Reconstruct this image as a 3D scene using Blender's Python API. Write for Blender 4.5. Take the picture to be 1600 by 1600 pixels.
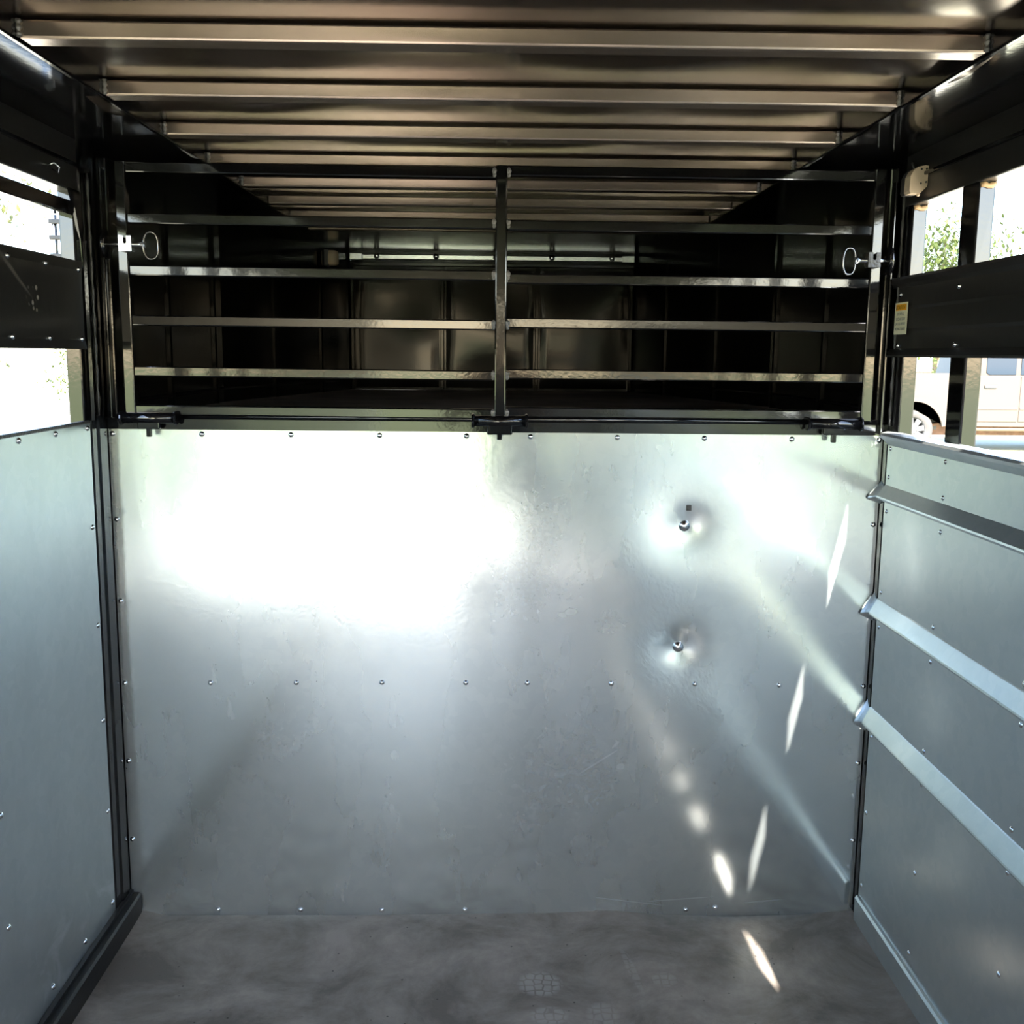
import bpy, bmesh, math, random
from mathutils import Vector, Matrix, noise

random.seed(7)
sc = bpy.context.scene
C = sc.collection
for o in list(bpy.data.objects):
    bpy.data.objects.remove(o, do_unlink=True)

# ------------------------------------------------------------------ camera
cam_d = bpy.data.cameras.new('camera')
cam_d.sensor_width = 36.0
cam_d.lens = 36.0
cam_d.clip_start = 0.02
cam_d.clip_end = 500
cam = bpy.data.objects.new('camera', cam_d)
C.objects.link(cam)
R_ = Vector((0.99981599, -0.0164056, 0.00994206))
U_ = Vector((-0.00731998, 0.15277941, 0.98823321))
F_ = Vector((0.0177315, 0.98812414, -0.15263121))
cam.matrix_world = Matrix(((R_.x, U_.x, -F_.x, 0), (R_.y, U_.y, -F_.y, 0), (R_.z, U_.z, -F_.z, 1.4209), (0, 0, 0, 1)))
sc.camera = cam

# ------------------------------------------------------------------ world, sun, exposure
SUN_TO = Vector((-0.204, 1.0, -0.965)).normalized()       # direction the sunlight travels
world = bpy.data.worlds.new('world')
sc.world = world
world.use_nodes = True
wn = world.node_tree
wn.nodes.clear()
w_out = wn.nodes.new('ShaderNodeOutputWorld')
w_bg = wn.nodes.new('ShaderNodeBackground')
w_sky = wn.nodes.new('ShaderNodeTexSky')
w_sky.sky_type = 'NISHITA'
w_sky.sun_disc = False
w_sky.sun_elevation = math.asin(-SUN_TO.z)
w_sky.sun_rotation = math.atan2(-SUN_TO.x, -SUN_TO.y)
w_sky.air_density = 1.0
w_sky.dust_density = 1.2
w_bg.inputs['Strength'].default_value = 0.55
wn.links.new(w_sky.outputs[0], w_bg.inputs['Color'])
wn.links.new(w_bg.outputs[0], w_out.inputs['Surface'])
sun_d = bpy.data.lights.new('sun', 'SUN')
sun_d.energy = 16.0
sun_d.angle = math.radians(0.53)
sun_d.color = (1.0, 0.94, 0.84)
sun = bpy.data.objects.new('sun', sun_d)
C.objects.link(sun)
sun.rotation_euler = SUN_TO.to_track_quat('-Z', 'Y').to_euler()
sun.location = (3, -10, 10)
vs = sc.view_settings
vs.view_transform = 'Standard'
vs.look = 'None'
vs.exposure = 1.4
vs.gamma = 1.0
vs.use_curve_mapping = False

# ------------------------------------------------------------------ key measures (metres)
XL, XR, D = -0.921, 0.939, 2.45
ZT = 1.238
REAR = -3.20
ZG = -0.42
ROOF = 1.876
NS, NF = 3.52, 4.85          # start of nose taper, nose front
NXL, NXR = -0.668, 0.638
DECK = 1.25

# ------------------------------------------------------------------ materials
def new_mat(name):
    m = bpy.data.materials.new(name)
    m.use_nodes = True
    nt = m.node_tree
    b = nt.nodes['Principled BSDF']
    return m, nt, b

def simple(name, col, rough=0.5, metal=0.0, ior=1.5, bump=0.0, bscale=60, var=0.0, vscale=5, spec=0.5, coat=0.0):
    m, nt, b = new_mat(name)
    b.inputs['Base Color'].default_value = (*col, 1)
    b.inputs['Roughness'].default_value = rough
    b.inputs['Metallic'].default_value = metal
    b.inputs['IOR'].default_value = ior
    b.inputs['Specular IOR Level'].default_value = spec
    b.inputs['Coat Weight'].default_value = coat
    b.inputs['Coat Roughness'].default_value = 0.08
    tc = nt.nodes.new('ShaderNodeTexCoord')
    if var > 0:
        n = nt.nodes.new('ShaderNodeTexNoise'); n.inputs['Scale'].default_value = vscale; n.inputs['Detail'].default_value = 6
        nt.links.new(tc.outputs['Object'], n.inputs['Vector'])
        r = nt.nodes.new('ShaderNodeMapRange'); r.inputs[1].default_value = 0.3; r.inputs[2].default_value = 0.7
        r.inputs[3].default_value = 1 - var; r.inputs[4].default_value = 1 + var
        nt.links.new(n.outputs['Fac'], r.inputs[0])
        mx = nt.nodes.new('ShaderNodeMix'); mx.data_type = 'RGBA'; mx.blend_type = 'MULTIPLY'; mx.inputs[0].default_value = 1
        mx.inputs[6].default_value = (*col, 1)
        nt.links.new(r.outputs[0], mx.inputs[7])
        nt.links.new(mx.outputs[2], b.inputs['Base Color'])
    if bump > 0:
        n = nt.nodes.new('ShaderNodeTexNoise'); n.inputs['Scale'].default_value = bscale; n.inputs['Detail'].default_value = 4
        nt.links.new(tc.outputs['Object'], n.inputs['Vector'])
        bp = nt.nodes.new('ShaderNodeBump'); bp.inputs['Strength'].default_value = bump; bp.inputs['Distance'].default_value = 0.01
        nt.links.new(n.outputs['Fac'], bp.inputs['Height'])
        nt.links.new(bp.outputs[0], b.inputs['Normal'])
    return m

def math_node(nt, op, a, b=None, clamp=False):
    n = nt.nodes.new('ShaderNodeMath'); n.operation = op; n.use_clamp = clamp
    for i, v in enumerate((a, b)):
        if v is None: continue
        if hasattr(v, 'is_linked'): nt.links.new(v, n.inputs[i])
        else: n.inputs[i].default_value = v
    return n.outputs[0]

def ellipse_mask(nt, vec, center, rx, rz, ang, axes, soft=0.35):
    """soft ellipse of dried dust on a flat sheet; axes = the two object axes in the sheet"""
    sep = nt.nodes.new('ShaderNodeSeparateXYZ'); nt.links.new(vec, sep.inputs[0])
    u = math_node(nt, 'SUBTRACT', sep.outputs[axes[0]], center[0])
    v = math_node(nt, 'SUBTRACT', sep.outputs[axes[1]], center[1])
    c, s = math.cos(ang), math.sin(ang)
    a = math_node(nt, 'ADD', math_node(nt, 'MULTIPLY', u, c / rx), math_node(nt, 'MULTIPLY', v, s / rx))
    b = math_node(nt, 'ADD', math_node(nt, 'MULTIPLY', u, -s / rz), math_node(nt, 'MULTIPLY', v, c / rz))
    d = math_node(nt, 'ADD', math_node(nt, 'MULTIPLY', a, a), math_node(nt, 'MULTIPLY', b, b))
    r = nt.nodes.new('ShaderNodeMapRange'); r.inputs[1].default_value = 1.0 - soft; r.inputs[2].default_value = 1.0
    r.inputs[3].default_value = 1; r.inputs[4].default_value = 0
    nt.links.new(d, r.inputs[0])
    return r.outputs[0]

def galvanised(name, rough=0.27, marks=(), dusty=0.25, axes=(0, 2), scuffs=(), haze=0.30):
    m, nt, b = new_mat(name)
    tc = nt.nodes.new('ShaderNodeTexCoord'); vec = tc.outputs['Object']
    vo = nt.nodes.new('ShaderNodeTexVoronoi'); vo.inputs['Scale'].default_value = 42; vo.inputs['Randomness'].default_value = 1
    nz = nt.nodes.new('ShaderNodeTexNoise'); nz.inputs['Scale'].default_value = 30; nz.inputs['Detail'].default_value = 3
    nt.links.new(vec, nz.inputs['Vector'])
    wob = nt.nodes.new('ShaderNodeMix'); wob.data_type = 'RGBA'; wob.blend_type = 'LINEAR_LIGHT'; wob.inputs[0].default_value = 0.02
    nt.links.new(vec, wob.inputs[6]); nt.links.new(nz.outputs['Color'], wob.inputs[7])
    nt.links.new(wob.outputs[2], vo.inputs['Vector'])
    sepc = nt.nodes.new('ShaderNodeSeparateColor'); nt.links.new(vo.outputs['Color'], sepc.inputs[0])
    # spangle: crystal to crystal colour change
    cr = nt.nodes.new('ShaderNodeMix'); cr.data_type = 'RGBA'
    cr.inputs[6].default_value = (0.62, 0.68, 0.695, 1); cr.inputs[7].default_value = (0.66, 0.715, 0.725, 1)
    nt.links.new(sepc.outputs[0], cr.inputs[0])
    # dull dusty film in streaks
    st = nt.nodes.new('ShaderNodeTexNoise'); st.inputs['Scale'].default_value = 3.0; st.inputs['Detail'].default_value = 8
    st.inputs['Roughness'].default_value = 0.55; st.inputs['Distortion'].default_value = 0.2
    mp = nt.nodes.new('ShaderNodeMapping'); mp.inputs['Scale'].default_value = (1.6, 1.6, 0.55)
    nt.links.new(vec, mp.inputs['Vector']); nt.links.new(mp.outputs[0], st.inputs['Vector'])
    sr = nt.nodes.new('ShaderNodeMapRange'); sr.inputs[1].default_value = 0.35; sr.inputs[2].default_value = 0.80
    sr.inputs[3].default_value = 0; sr.inputs[4].default_value = dusty
    nt.links.new(st.outputs['Fac'], sr.inputs[0])
    dust = sr.outputs[0]
    for (cx, cz, rx, rz, ang, amt) in marks:
        k = math_node(nt, 'MULTIPLY', ellipse_mask(nt, vec, (cx, cz), rx, rz, ang, axes), amt)
        dust = math_node(nt, 'MAXIMUM', dust, k)
    for (cx, cz, rx, rz, ang, amt, sc_) in scuffs:     # clusters of little smears
        k = ellipse_mask(nt, vec, (cx, cz), rx, rz, ang, axes, 0.9)
        n2 = nt.nodes.new('ShaderNodeTexNoise'); n2.inputs['Scale'].default_value = sc_; n2.inputs['Detail'].default_value = 4
        n2.inputs['Distortion'].default_value = 1.5
        nt.links.new(vec, n2.inputs['Vector'])
        rr = nt.nodes.new('ShaderNodeMapRange'); rr.inputs[1].default_value = 0.50; rr.inputs[2].default_value = 0.72
        rr.inputs[3].default_value = 0; rr.inputs[4].default_value = amt
        nt.links.new(n2.outputs['Fac'], rr.inputs[0])
        dust = math_node(nt, 'MAXIMUM', dust, math_node(nt, 'MULTIPLY', k, rr.outputs[0]))
    mxd = nt.nodes.new('ShaderNodeMix'); mxd.data_type = 'RGBA'
    nt.links.new(dust, mxd.inputs[0]); nt.links.new(cr.outputs[2], mxd.inputs[6]); mxd.inputs[7].default_value = (0.62, 0.64, 0.64, 1)
    nt.links.new(mxd.outputs[2], b.inputs['Base Color'])
    met = math_node(nt, 'SUBTRACT', 1.0, math_node(nt, 'MULTIPLY', dust, 0.6))
    nt.links.new(met, b.inputs['Metallic'])
    rg = nt.nodes.new('ShaderNodeMapRange'); rg.inputs[3].default_value = rough - 0.008; rg.inputs[4].default_value = rough + 0.008
    nt.links.new(sepc.outputs[1], rg.inputs[0])
    rtot = math_node(nt, 'ADD', rg.outputs[0], math_node(nt, 'MULTIPLY', dust, 0.15))
    nt.links.new(rtot, b.inputs['Roughness'])
    bp = nt.nodes.new('ShaderNodeBump'); bp.inputs['Strength'].default_value = 0.06; bp.inputs['Distance'].default_value = 0.002
    nb = nt.nodes.new('ShaderNodeTexNoise'); nb.inputs['Scale'].default_value = 90; nb.inputs['Detail'].default_value = 3
    nt.links.new(vec, nb.inputs['Vector'])
    nt.links.new(nb.outputs['Fac'], bp.inputs['Height'])
    nt.links.new(bp.outputs[0], b.inputs['Normal'])
    # second, broad lobe of the weathered zinc
    b2 = nt.nodes.new('ShaderNodeBsdfPrincipled')
    nt.links.new(mxd.outputs[2], b2.inputs['Base Color'])
    b2.inputs['Metallic'].default_value = 0.75
    b2.inputs['Roughness'].default_value = 0.60
    nt.links.new(bp.outputs[0], b2.inputs['Normal'])
    ms = nt.nodes.new('ShaderNodeMixShader'); ms.inputs[0].default_value = haze
    nt.links.new(b.outputs[0], ms.inputs[1]); nt.links.new(b2.outputs[0], ms.inputs[2])
    nt.links.new(ms.outputs[0], nt.nodes['Material Output'].inputs['Surface'])
    return m

M = {}
M['bulkhead'] = galvanised('galvanised_bulkhead', 0.145, haze=0.25, dusty=.06,
    marks=((0.193, 0.790, 0.017, 0.010, 0.1, .35), (0.172, 0.782, 0.012, 0.008, -.2, .28), (0.312, 0.45, 0.012, 0.004, .8, .2),
           (0.27, 0.405, 0.07, 0.0022, .58, .18), (0.325, 0.382 + .01, 0.012, 0.009, .3, .18), (0.487, 0.035, 0.09, 0.0018, .08, .25), (0.36, 0.028, 0.10, 0.0016, -.12, .2),
           (0.70, 0.03, 0.05, 0.0016, .1, .2)),
    scuffs=((0.14, 0.36, 0.22, 0.17, 0.3, .16, 34), (0.29, 0.765, 0.05, 0.035, 0, .14, 60), (-0.53, 0.46, 0.10, 0.06, .4, .14, 45), (0.05, 0.95, 0.25, 0.25, 0, .07, 50)))
M['galv_left'] = galvanised('galvanised_left_side', 0.18, dusty=0.15, axes=(1, 2), scuffs=((2.05, 0.12, 0.5, 0.12, 0, .35, 9),))
M['galv_right'] = galvanised('galvanised_right_side', 0.22, haze=.4, dusty=0.12, axes=(1, 2), scuffs=((2.07, 1.12, 0.05, 0.12, 0, .2, 70),))
M['black'] = simple('black_gloss_paint', (0.004, 0.004, 0.0045), 0.08, bump=0.012, bscale=90, ior=1.6)
M['black_panel'] = simple('black_painted_sheet', (0.022, 0.021, 0.020), 0.30, bump=0.03, bscale=35, ior=1.5)
M['black_nose'] = simple('black_nose_paint', (0.003, 0.0034, 0.003), 0.12, bump=0.012, bscale=40, ior=1.33)
M['bow'] = simple('smoky_bow_steel', (0.38, 0.308, 0.252), 0.20, 0.85, bump=0.015, bscale=60)
M['roof'] = simple('smoky_roof_sheet', (0.160, 0.124, 0.098), 0.17, 0.9, bump=0.015, bscale=20)
M['kerb'] = simple('matt_black_kerb', (0.008, 0.008, 0.008), 0.45, bump=.05, bscale=60)
M['zinc'] = simple('zinc_plated_steel', (0.72, 0.75, 0.78), 0.22, 1.0)
M['chrome'] = simple('polished_rivet_steel', (0.80, 0.82, 0.84), 0.12, 1.0)
M['weld'] = simple('weld_bead', (0.22, 0.21, 0.20), 0.35, 0.7, bump=0.4, bscale=200)
M['worn'] = simple('worn_black_metal', (0.05, 0.05, 0.05), 0.3, 0.5, bump=0.2, bscale=150)
M['dark_steel'] = simple('dark_bright_steel', (0.16, 0.16, 0.165), 0.14, 1.0)
M['lamp_white'] = simple('cream_plastic', (0.58, 0.46, 0.32), 0.45)
M['dark_plastic'] = simple('dark_plastic', (0.03, 0.03, 0.03), 0.4)
M['sticker'] = simple('sticker_cream', (0.95, 0.90, 0.62), 0.5)
M['sticker_orange'] = simple('sticker_orange', (0.95, 0.45, 0.02), 0.5)
M['ink'] = simple('sticker_ink', (0.04, 0.03, 0.02), 0.6)
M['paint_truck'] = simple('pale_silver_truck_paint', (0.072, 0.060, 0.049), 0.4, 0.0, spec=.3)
M['truck_flare'] = simple('tan_flare_plastic', (0.07, 0.048, 0.026), 0.5)
M['rubber'] = simple('dusty_tyre_rubber', (0.05, 0.045, 0.043), 0.8, var=0.2)
M['alloy'] = simple('alloy_wheel', (0.09, 0.09, 0.09), 0.45, 0.2)
M['under'] = simple('underbody_rust', (0.13, 0.07, 0.045), 0.8, var=0.3, vscale=9)
M['bark'] = simple('tree_bark', (0.16, 0.12, 0.085), 0.9, bump=0.5, bscale=12, var=0.3)
M['wood'] = simple('raw_post_top', (0.40, 0.26, 0.14), 0.7, var=0.3, vscale=30)
M['red'] = simple('tail_lamp_red', (0.5, 0.02, 0.02), 0.2)

def glass_mat():
    m, nt, b = new_mat('tinted_truck_glass')
    b.inputs['Base Color'].default_value = (0.018, 0.028, 0.042, 1)
    b.inputs['Roughness'].default_value = 0.06
    b.inputs['IOR'].default_value = 1.3
    return m
M['glass'] = glass_mat()

def leaf_mat(name, c1, c2):
    m, nt, b = new_mat(name)
    oi = nt.nodes.new('ShaderNodeTexCoord')
    n = nt.nodes.new('ShaderNodeTexNoise'); n.inputs['Scale'].default_value = 1.6; n.inputs['Detail'].default_value = 4
    nt.links.new(oi.outputs['Object'], n.inputs['Vector'])
    mx = nt.nodes.new('ShaderNodeMix'); mx.data_type = 'RGBA'
    mx.inputs[6].default_value = (*c1, 1); mx.inputs[7].default_value = (*c2, 1)
    nt.links.new(n.outputs['Fac'], mx.inputs[0])
    nt.links.new(mx.outputs[2], b.inputs['Base Color'])
    b.inputs['Roughness'].default_value = 0.55
    b.inputs['Transmission Weight'].default_value = 0.0
    b.inputs['Subsurface Weight'].default_value = 0.0
    return m
M['leaf'] = leaf_mat('tree_leaves', (0.025, 0.045, 0.008), (0.105, 0.14, 0.03))
M['leaf2'] = leaf_mat('olive_tree_leaves', (0.04, 0.05, 0.012), (0.125, 0.14, 0.04))

def splashed_panel():
    m = simple('black_painted_sheet_mud_splashed', (0.022, 0.021, 0.020), 0.32, bump=0.03, bscale=35)
    nt = m.node_tree; b = nt.nodes['Principled BSDF']
    tc = nt.nodes.new('ShaderNodeTexCoord'); vec = tc.outputs['Object']
    v = nt.nodes.new('ShaderNodeTexVoronoi'); v.inputs['Scale'].default_value = 62
    nt.links.new(vec, v.inputs['Vector'])
    sp = nt.nodes.new('ShaderNodeMapRange'); sp.inputs[1].default_value = 0.22; sp.inputs[2].default_value = 0.36
    sp.inputs[3].default_value = 1; sp.inputs[4].default_value = 0
    nt.links.new(v.outputs['Distance'], sp.inputs[0])
    k = math_node(nt, 'MULTIPLY', sp.outputs[0], ellipse_mask(nt, vec, (2.105, 1.525), .045, .040, -.5, (1, 2), .7))
    k = math_node(nt, 'MAXIMUM', k, math_node(nt, 'MULTIPLY', ellipse_mask(nt, vec, (2.02, 1.565), .09, .006, -.55, (1, 2), .9), .25))
    mx = nt.nodes.new('ShaderNodeMix'); mx.data_type = 'RGBA'
    nt.links.new(math_node(nt, 'MULTIPLY', k, .9), mx.inputs[0]); mx.inputs[6].default_value = (0.022, 0.021, 0.020, 1); mx.inputs[7].default_value = (0.34, 0.31, 0.27, 1)
    nt.links.new(mx.outputs[2], b.inputs['Base Color'])
    return m
M['splashed'] = splashed_panel()

def floor_mat():
    m, nt, b = new_mat('dusty_grey_floor')
    tc = nt.nodes.new('ShaderNodeTexCoord'); vec = tc.outputs['Object']
    n = nt.nodes.new('ShaderNodeTexNoise'); n.inputs['Scale'].default_value = 4.2; n.inputs['Detail'].default_value = 10
    n.inputs['Roughness'].default_value = 0.68; n.inputs['Distortion'].default_value = 0.4
    nt.links.new(vec, n.inputs['Vector'])
    r = nt.nodes.new('ShaderNodeValToRGB')
    r.color_ramp.elements[0].position = 0.38; r.color_ramp.elements[0].color = (0.165, 0.141, 0.120, 1)
    r.color_ramp.elements[1].position = 0.64; r.color_ramp.elements[1].color = (0.40, 0.350, 0.310, 1)
    nt.links.new(n.outputs['Fac'], r.inputs[0])
    # fine dark specks
    v = nt.nodes.new('ShaderNodeTexVoronoi'); v.inputs['Scale'].default_value = 22
    nt.links.new(vec, v.inputs['Vector'])
    sp = nt.nodes.new('ShaderNodeMapRange'); sp.inputs[1].default_value = 0.03; sp.inputs[2].default_value = 0.075
    sp.inputs[3].default_value = 0.25; sp.inputs[4].default_value = 1
    nt.links.new(v.outputs['Distance'], sp.inputs[0])
    mul = nt.nodes.new('ShaderNodeMix'); mul.data_type = 'RGBA'; mul.blend_type = 'MULTIPLY'; mul.inputs[0].default_value = 1
    nt.links.new(r.outputs[0], mul.inputs[6]); nt.links.new(sp.outputs[0], mul.inputs[7])
    # boot prints: dusty tread blocks
    bv = nt.nodes.new('ShaderNodeTexVoronoi'); bv.feature = 'DISTANCE_TO_EDGE'; bv.inputs['Scale'].default_value = 48; bv.inputs['Randomness'].default_value = 0.45
    nt.links.new(vec, bv.inputs['Vector'])
    br = nt.nodes.new('ShaderNodeMapRange'); br.inputs[1].default_value = 0.04; br.inputs[2].default_value = 0.14
    nt.links.new(bv.outputs['Distance'], br.inputs[0])
    mask = None
    for (cx, cy, rx, ry, a, s) in ((0.113, 2.145, 0.055, 0.05, 0, .5), (0.128, 2.03, 0.045, 0.035, 0, .45), (0.245, 2.03, 0.04, 0.05, 0, .3), (0.40, 2.16, 0.035, 0.03, .3, .3), (0.33, 2.2, 0.012, 0.10, .15, .25)):
        k = math_node(nt, 'MULTIPLY', ellipse_mask(nt, vec, (cx, cy), rx, ry, a, (0, 1), 0.5), s)
        mask = k if mask is None else math_node(nt, 'MAXIMUM', mask, k)
    mask = math_node(nt, 'MULTIPLY', mask, br.outputs[0])
    m2 = nt.nodes.new('ShaderNodeMix'); m2.data_type = 'RGBA'
    nt.links.new(mask, m2.inputs[0]); nt.links.new(mul.outputs[2], m2.inputs[6]); m2.inputs[7].default_value = (0.52, 0.49, 0.46, 1)
    nt.links.new(m2.outputs[2], b.inputs['Base Color'])
    rr = nt.nodes.new('ShaderNodeMapRange'); rr.inputs[3].default_value = 0.38; rr.inputs[4].default_value = 0.6
    nt.links.new(n.outputs['Fac'], rr.inputs[0]); nt.links.new(rr.outputs[0], b.inputs['Roughness'])
    bp = nt.nodes.new('ShaderNodeBump'); bp.inputs['Strength'].default_value = 0.25; bp.inputs['Distance'].default_value = 0.002
    n2 = nt.nodes.new('ShaderNodeTexNoise'); n2.inputs['Scale'].default_value = 160; n2.inputs['Detail'].default_value = 4
    nt.links.new(vec, n2.inputs['Vector']); nt.links.new(n2.outputs['Fac'], bp.inputs['Height'])
    nt.links.new(bp.outputs[0], b.inputs['Normal'])
    return m
M['floor'] = floor_mat()

def ground_mat():
    m, nt, b = new_mat('pale_gravel_ground')
    tc = nt.nodes.new('ShaderNodeTexCoord'); vec = tc.outputs['Object']
    n = nt.nodes.new('ShaderNodeTexNoise'); n.inputs['Scale'].default_value = 0.12; n.inputs['Detail'].default_value = 8
    nt.links.new(vec, n.inputs['Vector'])
    r = nt.nodes.new('ShaderNodeValToRGB')
    r.color_ramp.elements[0].position = 0.45; r.color_ramp.elements[0].color = (0.52, 0.48, 0.40, 1)
    r.color_ramp.elements[1].position = 0.70; r.color_ramp.elements[1].color = (0.30, 0.33, 0.15, 1)
    nt.links.new(n.outputs['Fac'], r.inputs[0])
    n2 = nt.nodes.new('ShaderNodeTexNoise'); n2.inputs['Scale'].default_value = 14; n2.inputs['Detail'].default_value = 6
    nt.links.new(vec, n2.inputs['Vector'])
    # the yard gives way to a grass paddock some way behind the trailer
    sp = nt.nodes.new('ShaderNodeSeparateXYZ'); nt.links.new(vec, sp.inputs[0])
    ed = math_node(nt, 'ADD', sp.outputs[1], math_node(nt, 'MULTIPLY', n.outputs['Fac'], 4.0))
    gr = nt.nodes.new('ShaderNodeMapRange'); gr.inputs[1].default_value = -8.5; gr.inputs[2].default_value = -10; gr.inputs[3].default_value = 0; gr.inputs[4].default_value = 1
    nt.links.new(ed, gr.inputs[0])
    gm = nt.nodes.new('ShaderNodeMix'); gm.data_type = 'RGBA'
    nt.links.new(gr.outputs[0], gm.inputs[0]); nt.links.new(r.outputs[0], gm.inputs[6]); gm.inputs[7].default_value = (0.21, 0.26, 0.085, 1)
    mr = nt.nodes.new('ShaderNodeMapRange'); mr.inputs[3].default_value = 0.75; mr.inputs[4].default_value = 1.2
    nt.links.new(n2.outputs['Fac'], mr.inputs[0])
    mx = nt.nodes.new('ShaderNodeMix'); mx.data_type = 'RGBA'; mx.blend_type = 'MULTIPLY'; mx.inputs[0].default_value = 1
    nt.links.new(gm.outputs[2], mx.inputs[6]); nt.links.new(mr.outputs[0], mx.inputs[7])
    nt.links.new(mx.outputs[2], b.inputs['Base Color'])
    b.inputs['Roughness'].default_value = 0.9
    return m
M['ground'] = ground_mat()

# ------------------------------------------------------------------ mesh helpers
def mesh_obj(name, bm, mat, parent=None, ploc=None, smooth=False):
    bmesh.ops.recalc_face_normals(bm, faces=bm.faces)
    me = bpy.data.meshes.new(name)
    bm.to_mesh(me); bm.free()
    if mat is not None: me.materials.append(M[mat])
    if smooth:
        for p in me.polygons: p.use_smooth = True
    o = bpy.data.objects.new(name, me)
    C.objects.link(o)
    if parent is not None: attach(o, parent)
    return o

ORIG = {}
def attach(o, parent):
    o.parent = parent
    o.matrix_parent_inverse = Matrix.Translation(ORIG.get(parent.name, Vector((0, 0, 0)))).inverted()

def empty(name, loc):
    o = bpy.data.objects.new(name, None)
    o.empty_display_size = 0.1
    o.location = loc
    C.objects.link(o)
    ORIG[o.name] = Vector(loc)
    return o

def tag(o, label=None, cat=None, group=None, kind=None):
    if label: o['label'] = label
    if cat: o['category'] = cat
    if group: o['group'] = group
    if kind: o['kind'] = kind
    return o

def bm_box(bm, lo, hi, bevel=0.0, seg=2):
    x0, y0, z0 = lo; x1, y1, z1 = hi
    vs_ = [bm.verts.new(p) for p in ((x0, y0, z0), (x1, y0, z0), (x1, y1, z0), (x0, y1, z0), (x0, y0, z1), (x1, y0, z1), (x1, y1, z1), (x0, y1, z1))]
    fs = [bm.faces.new([vs_[i] for i in f]) for f in ((0, 1, 2, 3), (4, 5, 6, 7), (0, 1, 5, 4), (1, 2, 6, 5), (2, 3, 7, 6), (3, 0, 4, 7))]
    if bevel > 0:
        es = {e for f in fs for e in f.edges}
        bmesh.ops.bevel(bm, geom=list(es), offset=bevel, segments=seg, affect='EDGES', profile=0.5)

def box(name, lo, hi, mat, parent=None, bevel=0.003, seg=2):
    bm = bmesh.new(); bm_box(bm, lo, hi, bevel, seg)
    return mesh_obj(name, bm, mat, parent)

def bm_extrude(bm, prof, axis, a, b, closed=True):
    """prof: list of (u,v) in the two other axes (in xyz order)"""
    def pt(u, v, t):
        if axis == 0: return (t, u, v)
        if axis == 1: return (u, t, v)
        return (u, v, t)
    A = [bm.verts.new(pt(u, v, a)) for u, v in prof]
    B = [bm.verts.new(pt(u, v, b)) for u, v in prof]
    n = len(prof)
    for i in range(n if closed else n - 1):
        j = (i + 1) % n
        bm.faces.new((A[i], A[j], B[j], B[i]))
    if closed:
        bm.faces.new(A); bm.faces.new(B[::-1])

def extrude(name, prof, axis, a, b, mat, parent=None, closed=True, thick=0.0):
    bm = bmesh.new(); bm_extrude(bm, prof, axis, a, b, closed)
    if thick:
        bmesh.ops.recalc_face_normals(bm, faces=bm.faces)
        bmesh.ops.solidify(bm, geom=bm.faces[:], thickness=thick)
    return mesh_obj(name, bm, mat, parent)

def strip(line, t):
    """closed profile of a bent sheet: polyline offset by t (normal to the left)"""
    n = len(line); out = []
    for i in range(n):
        d = Vector((0, 0))
        if i > 0: d += (Vector(line[i]) - Vector(line[i - 1])).normalized()
        if i < n - 1: d += (Vector(line[i + 1]) - Vector(line[i])).normalized()
        d.normalize(); nrm = Vector((-d.y, d.x))
        out.append(tuple(Vector(line[i]) + nrm * t))
    return list(line) + out[::-1]

def bm_tube(bm, pts, r, seg=10, closed=False, cap=True):
    pts = [Vector(p) for p in pts]; n = len(pts); rings = []
    up = None
    for i, p in enumerate(pts):
        if closed: d = pts[(i + 1) % n] - pts[i - 1]
        else: d = pts[min(i + 1, n - 1)] - pts[max(i - 1, 0)]
        d.normalize()
        if up is None:
            up = Vector((0, 0, 1)) if abs(d.z) < 0.9 else Vector((1, 0, 0))
        a = d.cross(up)
        if a.length < 1e-6: a = d.orthogonal()
        a.normalize(); b = a.cross(d); up = b
        rr = r[i] if isinstance(r, (list, tuple)) else r
        rings.append([bm.verts.new(p + (a * math.cos(2 * math.pi * k / seg) + b * math.sin(2 * math.pi * k / seg)) * rr) for k in range(seg)])
    for i in range(n if closed else n - 1):
        A, B = rings[i], rings[(i + 1) % n]
        for k in range(seg):
            bm.faces.new((A[k], A[(k + 1) % seg], B[(k + 1) % seg], B[k]))
    if cap and not closed:
        bm.faces.new(rings[0]); bm.faces.new(rings[-1][::-1])

def tube(name, pts, r, mat, parent=None, seg=10, closed=False):
    bm = bmesh.new(); bm_tube(bm, pts, r, seg, closed)
    return mesh_obj(name, bm, mat, parent, smooth=True)

def bm_lathe(bm, prof, seg=24, axis='Y', center=(0, 0, 0), cap=True):
    """prof: list of (radius, height along axis)"""
    rings = []
    cx, cy, cz = center
    for r, h in prof:
        ring = []
        for k in range(seg):
            a = 2 * math.pi * k / seg
            c, s = math.cos(a) * r, math.sin(a) * r
            if axis == 'Y': p = (cx + c, cy + h, cz + s)
            elif axis == 'X': p = (cx + h, cy + c, cz + s)
            else: p = (cx + c, cy + s, cz + h)
            ring.append(bm.verts.new(p))
        rings.append(ring)
    for A, B in zip(rings, rings[1:]):
        for k in range(seg):
            bm.faces.new((A[k], A[(k + 1) % seg], B[(k + 1) % seg], B[k]))
    if cap:
        bm.faces.new(rings[0]); bm.faces.new(rings[-1][::-1])

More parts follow.
